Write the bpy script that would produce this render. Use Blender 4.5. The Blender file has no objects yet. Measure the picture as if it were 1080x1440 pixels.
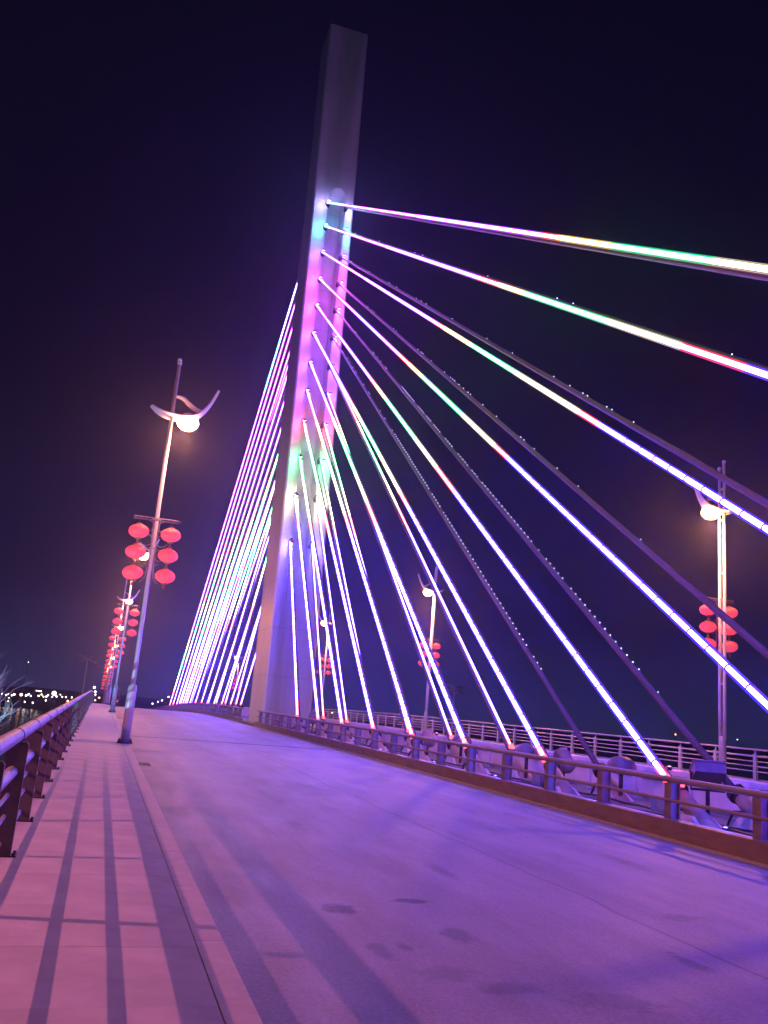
import bpy, math, random
from mathutils import Vector, Matrix, Euler
random.seed(7)
S = bpy.context.scene
COL = S.collection
R = math.radians

# ------------------------------------------------------------------ camera
cam = bpy.data.cameras.new('camera'); co = bpy.data.objects.new('camera', cam); COL.objects.link(co)
cam.sensor_fit = 'VERTICAL'; cam.sensor_height = 24.0; cam.lens = 24.0 * 1220 / 1440
PITCH, YAW, ROLL = R(12.7534), R(16.7208), R(4.904)
M = Matrix.Rotation(-YAW, 4, 'Z') @ Matrix.Rotation(R(90) + PITCH, 4, 'X') @ Matrix.Rotation(ROLL, 4, 'Z')
M.translation = Vector((0, 0, 1.55)); co.matrix_world = M
cam.clip_start = .05; cam.clip_end = 3000
S.camera = co

# ------------------------------------------------------------------ night sky
w = bpy.data.worlds.new('World'); S.world = w; w.use_nodes = True
nt = w.node_tree; nt.nodes.clear()
out = nt.nodes.new('ShaderNodeOutputWorld'); bg = nt.nodes.new('ShaderNodeBackground')
tc = nt.nodes.new('ShaderNodeTexCoord'); sp = nt.nodes.new('ShaderNodeSeparateXYZ'); rp = nt.nodes.new('ShaderNodeValToRGB')
nt.links.new(tc.outputs['Generated'], sp.inputs[0]); nt.links.new(sp.outputs['Z'], rp.inputs[0])
e = rp.color_ramp.elements
e[0].position = 0.0; e[0].color = (.036, .042, .13, 1)
e[1].position = .75; e[1].color = (.0030, .0022, .0125, 1)
k = e.new(.10); k.color = (.008, .0085, .036, 1)
k = e.new(.32); k.color = (.0034, .0028, .016, 1)
nt.links.new(rp.outputs[0], bg.inputs[0]); nt.links.new(bg.outputs[0], out.inputs[0])
bg.inputs[1].default_value = 0.8

S.view_settings.view_transform = 'Standard'; S.view_settings.look = 'None'
S.view_settings.exposure = -0.14; S.view_settings.gamma = 1
S.render.engine = 'CYCLES'
S.cycles.max_bounces = 4; S.cycles.diffuse_bounces = 2; S.cycles.glossy_bounces = 2
S.cycles.volume_bounces = 0; S.cycles.sample_clamp_indirect = 3; S.cycles.sample_clamp_direct = 0
S.cycles.use_light_tree = True; S.cycles.transparent_max_bounces = 32
S.cycles.caustics_reflective = False; S.cycles.caustics_refractive = False

# ------------------------------------------------------------------ materials
def mat(name, col, rough=.7, metal=0, emit=None, es=0, noise=0, nscale=4, ncol=None, bump=0, stretch=None, sample=True):
    m = bpy.data.materials.new(name); m.use_nodes = True
    t = m.node_tree; b = t.nodes['Principled BSDF']
    b.inputs['Base Color'].default_value = (*col, 1); b.inputs['Roughness'].default_value = rough
    b.inputs['Metallic'].default_value = metal
    if noise or bump:
        c = t.nodes.new('ShaderNodeTexCoord'); mp = t.nodes.new('ShaderNodeMapping')
        mp.inputs['Scale'].default_value = stretch or (1, 1, 1)
        t.links.new(c.outputs['Object'], mp.inputs[0])
        n = t.nodes.new('ShaderNodeTexNoise'); n.inputs['Scale'].default_value = nscale; n.inputs['Detail'].default_value = 6
        n.inputs['Roughness'].default_value = .65
        t.links.new(mp.outputs[0], n.inputs['Vector'])
        if noise:
            r = t.nodes.new('ShaderNodeValToRGB'); r.color_ramp.elements[0].position = .3; r.color_ramp.elements[1].position = .72
            d = ncol or tuple(v * (1 - noise) for v in col)
            r.color_ramp.elements[0].color = (*d, 1); r.color_ramp.elements[1].color = (*col, 1)
            t.links.new(n.outputs['Fac'], r.inputs[0]); t.links.new(r.outputs[0], b.inputs['Base Color'])
        if bump:
            bp = t.nodes.new('ShaderNodeBump'); bp.inputs['Strength'].default_value = bump; bp.inputs['Distance'].default_value = .02
            t.links.new(n.outputs['Fac'], bp.inputs['Height']); t.links.new(bp.outputs[0], b.inputs['Normal'])
    if emit:
        b.inputs['Emission Color'].default_value = (*emit, 1); b.inputs['Emission Strength'].default_value = es
    if not sample: m.cycles.emission_sampling = 'NONE'
    return m

def emission(name, col, s=1.0, sample=True):
    m = bpy.data.materials.new(name); m.use_nodes = True; t = m.node_tree; t.nodes.clear()
    o = t.nodes.new('ShaderNodeOutputMaterial'); em = t.nodes.new('ShaderNodeEmission')
    mx = max(col); em.inputs[0].default_value = (col[0]/mx, col[1]/mx, col[2]/mx, 1); em.inputs[1].default_value = mx * s
    t.links.new(em.outputs[0], o.inputs[0])
    if not sample: m.cycles.emission_sampling = 'NONE'
    return m

MAT = {}
MAT['walk'] = mat('pale_walk_concrete', (.42, .395, .385), .8, noise=.3, nscale=1.6, bump=.2)
MAT['kerb'] = mat('kerb_concrete', (.36, .34, .33), .75, noise=.25, nscale=5, bump=.2)
MAT['ochre'] = mat('ochre_painted_kerb', (.21, .16, .12), .6, noise=.45, nscale=3, stretch=(1, .6, 2.5), bump=.2)
MAT['median'] = mat('dusty_median_floor', (.20, .17, .16), .9, noise=.6, nscale=2.2, bump=.5)
MAT['barrier'] = mat('white_barrier_concrete', (.55, .53, .54), .7, noise=.22, nscale=2.5, bump=.15)
MAT['pylon'] = mat('pylon_concrete', (.50, .48, .48), .65, noise=.18, nscale=.35, stretch=(1, 1, .35), bump=.08)
MAT['rail'] = mat('grey_painted_rail', (.36, .35, .40), .55, .1, noise=.3, nscale=7, bump=.1)
MAT['post'] = mat('brown_grey_post', (.12, .105, .115), .55, .2, noise=.3, nscale=8, bump=.1)
MAT['medpost'] = mat('grey_median_post', (.22, .19, .21), .6, .1, noise=.5, nscale=7, bump=.1)
MAT['medrail'] = mat('dusty_median_rail', (.25, .21, .21), .6, .1, noise=.4, nscale=5, stretch=(1, .3, 1))
MAT['white_rail'] = mat('pale_steel_rail', (.50, .50, .53), .4, .3, noise=.1, nscale=6)
MAT['lamp_metal'] = mat('silver_lamp_pole', (.54, .53, .62), .38, .12, noise=.08, nscale=5)
MAT['sheath'] = mat('grey_cable_sheath', (.13, .12, .125), .55, 0, noise=.25, nscale=3, stretch=(1, .3, 1))
MAT['dark_metal'] = mat('dark_weathered_steel', (.05, .045, .05), .55, .4, noise=.4, nscale=8)
MAT['pipe'] = mat('tan_guide_pipe', (.36, .27, .22), .6, 0, noise=.35, nscale=3.5, bump=.15)
MAT['hood'] = mat('dull_grey_hood', (.14, .12, .15), .5, .2, noise=.3, nscale=6)
MAT['bark'] = mat('pale_bare_bark', (.36, .37, .38), .8, noise=.4, nscale=6)
MAT['soil'] = mat('dark_bank_soil', (.05, .048, .04), .95, noise=.5, nscale=.4, bump=.4)
MAT['far'] = mat('far_bank_ground', (.045, .045, .045), .95, noise=.4, nscale=.05)
MAT['scroll'] = mat('wrought_bracket_iron', (.42, .32, .28), .6, .3)
MAT['cap'] = mat('gold_lantern_cap', (.55, .30, .10), .5, .3)
MAT['lantern'] = mat('red_lantern_silk', (.75, .07, .08), .6, emit=(1.0, .07, .12), es=.9, sample=False)
MAT['tassel'] = mat('red_tassel', (.45, .05, .06), .8, emit=(1.0, .1, .12), es=.10, sample=False)
MAT['bulb'] = emission('street_lamp_bulb', (60, 19, 6), 1, False)
MAT['far_bulb'] = emission('far_lamp_bulb', (13, 11.5, 11), 1, False)
MAT['far_bulb_gold'] = emission('far_lamp_bulb_gold', (13, 6.5, 2.4), 1, False)
MAT['petal'] = mat('pale_mast_petal', (.55, .55, .62), .5)
MAT['cloth'] = mat('dark_coat', (.03, .028, .035), .9)
MAT['skin'] = mat('skin', (.35, .22, .17), .6)
MAT['tyre'] = mat('tyre_rubber', (.02, .02, .02), .8)
MAT['scooter'] = mat('dark_scooter_paint', (.03, .025, .04), .35)
MAT['red_led'] = emission('red_marker_led', (5, .35, .5), 1, False)
MAT['bead'] = emission('cool_led_bead', (5, 4.5, 8), 1, False)
MAT['blue_glass'] = emission('blue_spot_glass', (1.5, 1.2, 12), 1, False)
MAT['pink_glass'] = emission('pink_spot_glass', (12, 2, 8), 1, False)

def pylon_mat():
    m = MAT['pylon']; t = m.node_tree; b = t.nodes['Principled BSDF']; N = t.nodes.new; L = t.links.new
    src = b.inputs['Base Color'].links[0].from_socket
    tc = N('ShaderNodeTexCoord'); sep = N('ShaderNodeSeparateXYZ'); L(tc.outputs['Object'], sep.inputs[0])
    pp = N('ShaderNodeMath'); pp.operation = 'PINGPONG'; pp.inputs[1].default_value = 1.5; L(sep.outputs['Z'], pp.inputs[0])
    r = N('ShaderNodeMapRange'); r.inputs[1].default_value = .015; r.inputs[2].default_value = .06; r.inputs[3].default_value = .84; r.inputs[4].default_value = 1; L(pp.outputs[0], r.inputs[0])
    mp = N('ShaderNodeMapping'); mp.inputs['Scale'].default_value = (1, 1, .07); L(tc.outputs['Object'], mp.inputs[0])
    n = N('ShaderNodeTexNoise'); n.inputs['Scale'].default_value = 3.0; n.inputs['Detail'].default_value = 5; L(mp.outputs[0], n.inputs['Vector'])
    r2 = N('ShaderNodeMapRange'); r2.inputs[1].default_value = .38; r2.inputs[2].default_value = .58; r2.inputs[3].default_value = .88; r2.inputs[4].default_value = 1; L(n.outputs['Fac'], r2.inputs[0])
    mu = N('ShaderNodeMath'); mu.operation = 'MULTIPLY'; L(r.outputs[0], mu.inputs[0]); L(r2.outputs[0], mu.inputs[1])
    c = N('ShaderNodeCombineColor'); [L(mu.outputs[0], c.inputs[i]) for i in range(3)]
    x = N('ShaderNodeMix'); x.data_type = 'RGBA'; x.blend_type = 'MULTIPLY'; x.inputs[0].default_value = 1; L(src, x.inputs[6]); L(c.outputs[0], x.inputs[7]); L(x.outputs[2], b.inputs['Base Color'])
pylon_mat()

# road: worn concrete/asphalt with streaks, stains and a crack
def road_mat():
    m = bpy.data.materials.new('worn_road'); m.use_nodes = True; t = m.node_tree; b = t.nodes['Principled BSDF']
    N = t.nodes.new; L = t.links.new
    tc = N('ShaderNodeTexCoord')
    def noise(scale, st, det=6, ro=.6):
        mp = N('ShaderNodeMapping'); mp.inputs['Scale'].default_value = st; L(tc.outputs['Object'], mp.inputs[0])
        n = N('ShaderNodeTexNoise'); n.inputs['Scale'].default_value = scale; n.inputs['Detail'].default_value = det
        n.inputs['Roughness'].default_value = ro; L(mp.outputs[0], n.inputs['Vector']); return n.outputs['Fac']
    def ramp(f, a, b_, ca, cb):
        r = N('ShaderNodeValToRGB'); r.color_ramp.elements[0].position = a; r.color_ramp.elements[1].position = b_
        r.color_ramp.elements[0].color = (*ca, 1); r.color_ramp.elements[1].color = (*cb, 1); L(f, r.inputs[0]); return r.outputs[0]
    def mul(a, c, f=1.0):
        x = N('ShaderNodeMix'); x.data_type = 'RGBA'; x.blend_type = 'MULTIPLY'; x.inputs[0].default_value = f
        L(a, x.inputs[6]); L(c, x.inputs[7]); return x.outputs[2]
    base = ramp(noise(1.0, (1, .35, 1)), .3, .7, (.23, .215, .22), (.29, .275, .28))
    base = mul(base, ramp(noise(2.2, (1, .05, 1), 4), .34, .60, (.80, .80, .82), (1, 1, 1)), .6)
    base = mul(base, ramp(noise(6.5, (1, .12, 1), 4), .36, .60, (.84, .84, .86), (1, 1, 1)), .5)
    base = mul(base, ramp(noise(38, (1, 1, 1), 4, .85), .34, .62, (.56, .56, .56), (1, 1, 1)), .95)
    base = mul(base, ramp(noise(.45, (1, .5, 1), 5, .7), .42, .55, (.80, .80, .82), (1, 1, 1)), .55)
    # tyre lanes + joint lines by X with wobble
    sep = N('ShaderNodeSeparateXYZ'); L(tc.outputs['Object'], sep.inputs[0])
    wob = noise(.25, (0, 1, 0), 3)
    def line(x0, half, dark, wobble, soft):
        a = N('ShaderNodeMath'); a.operation = 'MULTIPLY_ADD'; a.inputs[1].default_value = wobble; L(wob, a.inputs[0]); a.inputs[2].default_value = -wobble*.5 - x0
        s = N('ShaderNodeMath'); s.operation = 'ADD'; L(sep.outputs['X'], s.inputs[0]); L(a.outputs[0], s.inputs[1])
        ab = N('ShaderNodeMath'); ab.operation = 'ABSOLUTE'; L(s.outputs[0], ab.inputs[0])
        r = N('ShaderNodeMapRange'); r.inputs[1].default_value = half; r.inputs[2].default_value = half + soft
        r.inputs[3].default_value = dark; r.inputs[4].default_value = 1; L(ab.outputs[0], r.inputs[0])
        c = N('ShaderNodeCombineColor'); [L(r.outputs[0], c.inputs[i]) for i in range(3)]; return c.outputs[0]
    base = mul(base, line(5.0, .008, .55, .45, .02))
    base = mul(base, line(8.55, .012, .62, .12, .03))
    base = mul(base, line(3.3, .18, .84, .5, .5)); base = mul(base, line(7.0, .22, .86, .5, .5)); base = mul(base, line(5.3, .10, .92, .3, .3)); base = mul(base, line(1.25, .12, .80, .2, .25))
    # oil and water stains: ragged ellipses
    warp = noise(5, (1, 1, 1), 4, .7)
    def stain(cx, cy, rx, ry, d):
        mp = N('ShaderNodeMapping'); mp.inputs['Location'].default_value = (-cx / rx, -cy / ry, 0); mp.inputs['Scale'].default_value = (1/rx, 1/ry, 0)
        L(tc.outputs['Object'], mp.inputs[0])
        le = N('ShaderNodeVectorMath'); le.operation = 'LENGTH'; L(mp.outputs[0], le.inputs[0])
        a = N('ShaderNodeMath'); a.operation = 'MULTIPLY_ADD'; L(warp, a.inputs[0]); a.inputs[1].default_value = 3.2; a.inputs[2].default_value = -1.6
        s = N('ShaderNodeMath'); s.operation = 'ADD'; L(le.outputs['Value'], s.inputs[0]); L(a.outputs[0], s.inputs[1])
        r = N('ShaderNodeMapRange'); r.inputs[1].default_value = .6; r.inputs[2].default_value = 1.3; r.inputs[3].default_value = d; r.inputs[4].default_value = 1
        L(s.outputs[0], r.inputs[0]); c = N('ShaderNodeCombineColor'); [L(r.outputs[0], c.inputs[i]) for i in range(3)]; return c.outputs[0]
    for a in [(2.21, 7.72, .13, .17, .45), (3.0, 8.05, .15, .10, .42), (2.97, 6.9, .13, .22, .66), (2.2, 6.45, .07, .2, .68), (2.42, 6.55, .05, .12, .7),
              (2.5, 5.9, .2, .16, .8), (2.83, 5.6, .2, .12, .75), (3.4, 5.3, .3, .16, .78), (6.2, 13.5, .3, .9, .85), (4.2, 18, .35, 1.5, .85), (6.9, 10.6, .12, .5, .8), (3.9, 9.6, .10, .45, .8), (5.6, 7.6, .25, .12, .82), (2.9, 12.5, .12, .6, .85), (7.6, 15, .2, .8, .85), (4.6, 6.2, .08, .25, .75)]:
        base = mul(base, stain(*a[:4], max(.25, a[4]*a[4]*1.05)))
    L(base, b.inputs['Base Color']); b.inputs['Roughness'].default_value = .62
    r2 = N('ShaderNodeMapRange'); r2.inputs[3].default_value = .48; r2.inputs[4].default_value = .8; L(noise(3, (1, .3, 1)), r2.inputs[0]); L(r2.outputs[0], b.inputs['Roughness'])
    bp = N('ShaderNodeBump'); bp.inputs['Strength'].default_value = .35; bp.inputs['Distance'].default_value = .01
    L(noise(40, (1, 1, 1), 5, .75), bp.inputs['Height']); L(bp.outputs[0], b.inputs['Normal'])
    return m
MAT['road'] = road_mat()
wm = mat('river_water', (.04, .13, .20), .2, bump=.12, nscale=.9, stretch=(1, 1.6, 1)); MAT['water'] = wm

# LED colours, graded by distance along the stay (u)
LEDS = {
 'led_white_blue': (9, 8, 24), 'led_cyan': (2.2, 14, 22), 'led_violet': (9, 2.0, 28), 'led_magenta': (22, 2.2, 24),
 'led_red': (24, 2.0, 3.0), 'led_yellow': (14, 9, 3.4), 'led_green': (2.0, 15, 5.0), 'led_cream': (11, 9, 6), 'led_blue': (6.0, 3.0, 66)}
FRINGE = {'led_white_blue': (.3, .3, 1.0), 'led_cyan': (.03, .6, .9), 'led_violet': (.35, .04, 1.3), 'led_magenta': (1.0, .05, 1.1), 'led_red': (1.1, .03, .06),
 'led_yellow': (.8, .5, .12), 'led_green': (.02, .75, .28), 'led_cream': (.6, .55, .35), 'led_blue': (.10, .05, 1.6)}  # halo tints imitating lens bloom round the strips
def halo_mat(name, col, s):  # see-through glow standing in for lens bloom, not a real tube
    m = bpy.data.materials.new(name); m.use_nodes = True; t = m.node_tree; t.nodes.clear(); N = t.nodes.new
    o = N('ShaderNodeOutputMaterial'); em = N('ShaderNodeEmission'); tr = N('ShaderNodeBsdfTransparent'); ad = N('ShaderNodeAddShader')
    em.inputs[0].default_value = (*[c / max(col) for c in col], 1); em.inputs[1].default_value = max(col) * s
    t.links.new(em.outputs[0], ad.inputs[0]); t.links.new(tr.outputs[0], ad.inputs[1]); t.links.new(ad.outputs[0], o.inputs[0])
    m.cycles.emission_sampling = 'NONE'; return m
FM = {k: halo_mat(k.replace('led', 'bloom_halo'), v, .5) for k, v in FRINGE.items()}
LM = {k: emission(k, v, 1.3) for k, v in LEDS.items()}
LK = list(LEDS)
def led_of(u):
    for lim, n in ((2.5, 'led_white_blue'), (7, 'led_cyan'), (12, 'led_violet'), (24, 'led_magenta'), (39.5, 'led_violet'), (41.2, 'led_red'), (43.8, 'led_yellow'),
                   (48.8, 'led_green'), (52.6, 'led_cream'), (54.2, 'led_red')):
        if u < lim: return n
    return 'led_blue'

# ------------------------------------------------------------------ mesh helpers
class MB:
    def __init__(s): s.v = []; s.f = []; s.m = []; s.cur = 0
    def add(s, vs, fs):
        o = len(s.v); s.v += [tuple(v) for v in vs]; s.f += [tuple(i + o for i in f) for f in fs]; s.m += [s.cur] * len(fs)
    def box(s, x0, x1, y0, y1, z0, z1, ends=None):
        s.add([(x0,y0,z0),(x1,y0,z0),(x1,y1,z0),(x0,y1,z0),(x0,y0,z1),(x1,y0,z1),(x1,y1,z1),(x0,y1,z1)],
              [(0,3,2,1),(4,5,6,7),(0,1,5,4),(1,2,6,5),(2,3,7,6),(3,0,4,7)])
    def bevbox(s, x0, x1, y0, y1, z0, z1, b):
        # box with its top edges chamfered
        s.add([(x0,y0,z0),(x1,y0,z0),(x1,y1,z0),(x0,y1,z0),(x0,y0,z1-b),(x1,y0,z1-b),(x1,y1,z1-b),(x0,y1,z1-b),(x0+b,y0+b,z1),(x1-b,y0+b,z1),(x1-b,y1-b,z1),(x0+b,y1-b,z1)],
              [(0,3,2,1),(0,1,5,4),(1,2,6,5),(2,3,7,6),(3,0,4,7),(4,5,9,8),(5,6,10,9),(6,7,11,10),(7,4,8,11),(8,9,10,11)])
    def tube(s, pts, rad, n=8, caps=True, sq=(1, 1)):
        pts = [Vector(p) for p in pts]; rs = rad if isinstance(rad, (list, tuple)) else [rad] * len(pts)
        rings = []
        d0 = (pts[1] - pts[0]).normalized(); up = Vector((0, 0, 1)) if abs(d0.z) < .95 else Vector((0, 1, 0))
        for i, p in enumerate(pts):
            a = pts[max(i-1, 0)]; b = pts[min(i+1, len(pts)-1)]; d = (b - a).normalized()
            x = up.cross(d)
            if x.length < 1e-4: x = Vector((1, 0, 0))
            x.normalize(); y = d.cross(x)
            rings.append([p + (x * math.cos(2*math.pi*(j+.5)/n) * sq[0] + y * math.sin(2*math.pi*(j+.5)/n) * sq[1]) * rs[i] for j in range(n)])
        vs = [v for r in rings for v in r]; fs = []
        for i in range(len(pts)-1):
            for j in range(n): fs.append((i*n+j, i*n+(j+1) % n, (i+1)*n+(j+1) % n, (i+1)*n+j))
        if caps: fs.append(tuple(range(n))[::-1]); fs.append(tuple((len(pts)-1)*n + j for j in range(n)))
        s.add(vs, fs)
    def lathe(s, prof, c=(0, 0, 0), n=16, ax='Z', scallop=0):
        vs = []; fs = []
        for r, z in prof:
            for j in range(n):
                a = 2*math.pi*j/n; rr = r * (1 - scallop * (j % 2))
                p = (rr*math.cos(a), rr*math.sin(a), z)
                if ax == 'Y': p = (p[0], p[2], p[1])
                if ax == 'X': p = (p[2], p[0], p[1])
                vs.append((p[0]+c[0], p[1]+c[1], p[2]+c[2]))
        for i in range(len(prof)-1):
            for j in range(n):
                q = (i*n+j, i*n+(j+1) % n, (i+1)*n+(j+1) % n, (i+1)*n+j)
                fs.append(q if ax == 'Z' else q[::-1])
        s.add(vs, fs)
    def quad(s, a, b, c, d): s.add([a, b, c, d], [(0, 1, 2, 3)])
    def mesh(s, name, mats, smooth=False):
        me = bpy.data.meshes.new(name); me.from_pydata(s.v, [], s.f)
        for m in (mats if isinstance(mats, (list, tuple)) else [mats]): me.materials.append(m)
        if max(s.m, default=0): me.polygons.foreach_set('material_index', s.m)
        if smooth: me.polygons.foreach_set('use_smooth', [True] * len(s.f))
        me.update(); return me
    def build(s, name, mats, parent=None, smooth=False, loc=None): return obj(name, s.mesh(name, mats, smooth), parent, loc)

def obj(name, me, parent=None, loc=None):
    o = bpy.data.objects.new(name, me); COL.objects.link(o)
    if parent: o.parent = parent
    if loc: o.location = loc
    return o
def tag(o, label=None, cat=None, group=None, kind=None):
    if label: o['label'] = label
    if cat: o['category'] = cat
    if group: o['group'] = group
    if kind: o['kind'] = kind
    return o
def thing(name, label, cat, loc=(0, 0, 0), group=None, rz=0):
    o = bpy.data.objects.new(name, None); COL.objects.link(o); o.location = loc; o.rotation_euler = (0, 0, rz)
    return tag(o, label, cat, group)
def copy_tree(o, parent=None):
    c = o.copy(); COL.objects.link(c); c.parent = parent
    for ch in list(o.children): copy_tree(ch, c)
    return c
def light(name, loc, color, power, parent=None, radius=.1, spot=None, target=None, blend=.6):
    l = bpy.data.lights.new(name, 'SPOT' if spot else 'POINT'); l.color = color; l.energy = power; l.shadow_soft_size = radius
    if spot: l.spot_size = R(spot); l.spot_blend = blend
    o = bpy.data.objects.new(name, l); COL.objects.link(o); o.location = loc
    if target is not None: o.rotation_euler = (Vector(target) - Vector(loc)).to_track_quat('-Z', 'Y').to_euler()
    if parent: o.parent = parent
    return o

# vertical profile of the deck: level to Y 62, cresting, then falling gently
def dz(y):
    if y < 62: return 0.0
    if y < 120: return -.0003 * (y-62)**2
    return -1.009 - .0348 * (y-120)
Y0, Y1 = -10.0, 215.0
ST = [-10 + 4*i for i in range(18)] + [62 + 3*i for i in range(51)]
ST = [y for y in ST if y <= Y1]
ORD = ['first', 'second', 'third', 'fourth', 'fifth', 'sixth', 'seventh', 'eighth', 'ninth', 'tenth', 'eleventh', 'twelfth']

def strip(name, x0, x1, z0, z1, m, ys=ST, parent=None, kind='structure'):
    b = MB()
    vs = []
    for y in ys:
        d = dz(y); vs += [(x0, y, z0+d), (x1, y, z0+d), (x1, y, z1+d), (x0, y, z1+d)]
    fs = []
    for i in range(len(ys)-1):
        o = 4*i
        for a, c in ((0, 1), (1, 2), (2, 3), (3, 0)): fs.append((o+a, o+c, o+4+c, o+4+a))
    fs.append((0, 3, 2, 1)); n = 4*(len(ys)-1); fs.append((n, n+1, n+2, n+3))
    b.add(vs, [f[::-1] for f in fs])
    o = b.build(name, m, parent)
    if kind: o['kind'] = kind
    return o

# ------------------------------------------------------------------ setting
strip('left_carriageway', 1.003, 9.197, -.60, -.15, MAT['road'])
strip('right_carriageway', 12.953, 20.897, -.60, -.15, MAT['road'])
strip('bridge_girder', -1.0, 22.9, -2.6, -.603, MAT['kerb'])
strip('median_strip', 9.42, 12.60, -.60, -.02, MAT['median'])
walk_l = strip('left_walkway', -.95, 1.0, -.60, -.016, MAT['kerb'])
walk_r = strip('right_walkway', 20.9, 22.8, -.60, 0, MAT['walk'])
far_y = [y for y in ST if y >= 38]
tag(strip('paving', -.95, .805, -.0155, .0, MAT['walk'], [38.2] + [y for y in ST if y > 39], walk_l, None), kind='stuff')
# walkway slabs across the full width, with narrow recessed joints
slabs = {}
for k in range(1):
    b = MB(); b.bevbox(.0006, 1.7546, .0006, 1.0645, -.0155, 0, .0012); slabs[k] = b.mesh('paving_slab', MAT['walk'])
y = -1.5; r = 0
while y < 38:
    for k in range(1):
        o = obj('paving_slab', slabs[k], walk_l, (-.945 + k*.585, y, random.uniform(-.0012, .0008)))
    y += 1.065; r += 1
b = MB(); b.bevbox(-.0005, .184, .002, 1.598, -.45, .0, .003); ks = b.mesh('kerb_stone', MAT['kerb'])
y = -1.9
while y < 38: obj('kerb_stone', ks, walk_l, (.813, y, random.uniform(-.001, .002))); y += 1.6
tag(strip('kerb_run', .813, .997, -.0155, .0, MAT['kerb'], [38.2] + [y for y in ST if y > 39], walk_l, None), kind='stuff')

# left kerb of the median, ochre face, interrupted by the pylon
PY0, PY1 = 54.2, 60.3
def ysplit(a, bb): return [a] + [y for y in ST if a < y < bb] + [bb]
mk = thing('median_kerb', 'ochre painted concrete kerb running under the median railing beside the road', 'kerb')
for a, bb in ((-10, PY0), (PY1, Y1)):
    strip('kerb_face', 9.2, 9.42, -.60, .165, MAT['ochre'], ysplit(a, bb), mk, None)
    strip('kerb_foot', 9.12, 9.198, -.60, -.112, MAT['kerb'], ysplit(a, bb), mk, None)
    strip('kerb_ledge', 9.423, 9.72, -.25, .13, MAT['barrier'], ysplit(a, bb), mk, None)

# white barrier on the far side of the median, panel by panel
wb = thing('concrete_barrier', 'white concrete barrier of panels along the far side of the median', 'barrier')
b = MB(); b.box(0, .16, .012, 2.118, -.6, .62); b.box(-.03, .0, .25, 1.88, .02, .08); b.box(-.03, 0, .25, 1.88, .46, .50); pan = b.mesh('barrier_panel', MAT['barrier'])
b = MB(); b.bevbox(-.06, .22, 0, 2.13, .622, .75, .02); cap = b.mesh('barrier_cap', MAT['barrier'])
b = MB(); b.box(-.06, .0, -.07, .07, -.05, .619); pil = b.mesh('barrier_rib', MAT['barrier'])
for i in range(-4, 85):
    y = i*2.13
    if y > PY0 - 2.3 and y < PY1: continue
    obj('barrier_panel', pan, wb, (12.75, y, dz(y))); obj('barrier_cap', cap, wb, (12.75, y, dz(y)));
    if y < 50: obj('barrier_rib', pil, wb, (12.75, y, dz(y)))

b = MB(); b.box(0, 8.19, -.05, -.022, -.149, -.143); b.box(0, 8.19, .022, .05, -.149, -.143); b.box(0, 8.19, -.0215, .0215, -.149, -.146); ej = b.mesh('expansion_joint', MAT['dark_metal'])
ejs = thing('expansion_joint', 'steel expansion joint crossing the left carriageway beyond the first lamp post', 'expansion joint', (1.004, 33.5, 0)); obj('joint_bar', ej, ejs)
ejs2 = thing('expansion_joint', 'steel expansion joint crossing the right carriageway behind the median', 'expansion joint', (12.955, 33.5, 0)); o_ = obj('joint_bar', ej, ejs2); o_.scale = (.965, 1, 1)
gm_ = MB()
for q in range(7): gm_.box(.02, .30, q*.08, q*.08+.035, -.148, -.138)
gm_.box(0, .32, -.05, -.015, -.149, -.136); gm_.box(0, .32, .535, .57, -.149, -.136); gm_.box(-.0, .018, -.014, .534, -.149, -.136); gm_.box(.302, .32, -.014, .534, -.149, -.136)
dg = gm_.mesh('drain_grate', MAT['dark_metal'])
for k, (y, ww) in enumerate(((21.2, 'just before the first left lamp post'), (36.0, 'past the first left lamp post'), (51.0, 'near the second left lamp post'))):
    tag(obj('drain_grate', dg, None, (1.03, y, 0)), 'iron drain grate in the gutter ' + ww, 'drain grate', 'drain grates in the gutter')

# water, banks
b = MB()
n = 40
b.quad((-560, -140, -7), (560, -140, -7), (560, 660, -7), (-560, 660, -7)); tag(b.build('river', MAT['water']), kind='structure')
b = MB(); vs = []; fs = []
nx, ny = 60, 14
for j in range(ny):
    for i in range(nx):
        X = -540 + 1080*i/(nx-1); Y = 272 + 380*(j/(ny-1))**1.3
        h = -7.8 + min(1, j/2.0)*2.2 + 1.6*max(0, (j-5)/8)*(0.55+.45*math.sin(i*.7+j)) * (1 + .4*math.sin(i*1.9)) + random.uniform(-.2, .2)*(j > 1)
        Y += 8*math.sin(i*.8) * (j < 3)
        vs.append((X, Y, h))
for j in range(ny-1):
    for i in range(nx-1): fs.append((j*nx+i, j*nx+i+1, (j+1)*nx+i+1, (j+1)*nx+i))
b.add(vs, fs); tag(b.build('far_bank_ground', MAT['far'], smooth=True), kind='structure')
b = MB(); vs = []; fs = []
for j in range(16):
    for i in range(12):
        X = -75 + 72.5*i/11; Y = -60 + 105*j/15
        h = -3.1 + .15*math.sin(i*1.3+j*2.1) - (4.6 if j > 13 else 1.0 if j == 13 else 0)
        vs.append((X, Y, h))
for j in range(15):
    for i in range(11): fs.append((j*12+i, j*12+i+1, (j+1)*12+i+1, (j+1)*12+i))
b.add(vs, fs); tag(b.build('near_bank_ground', MAT['soil'], smooth=True), kind='structure')
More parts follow.
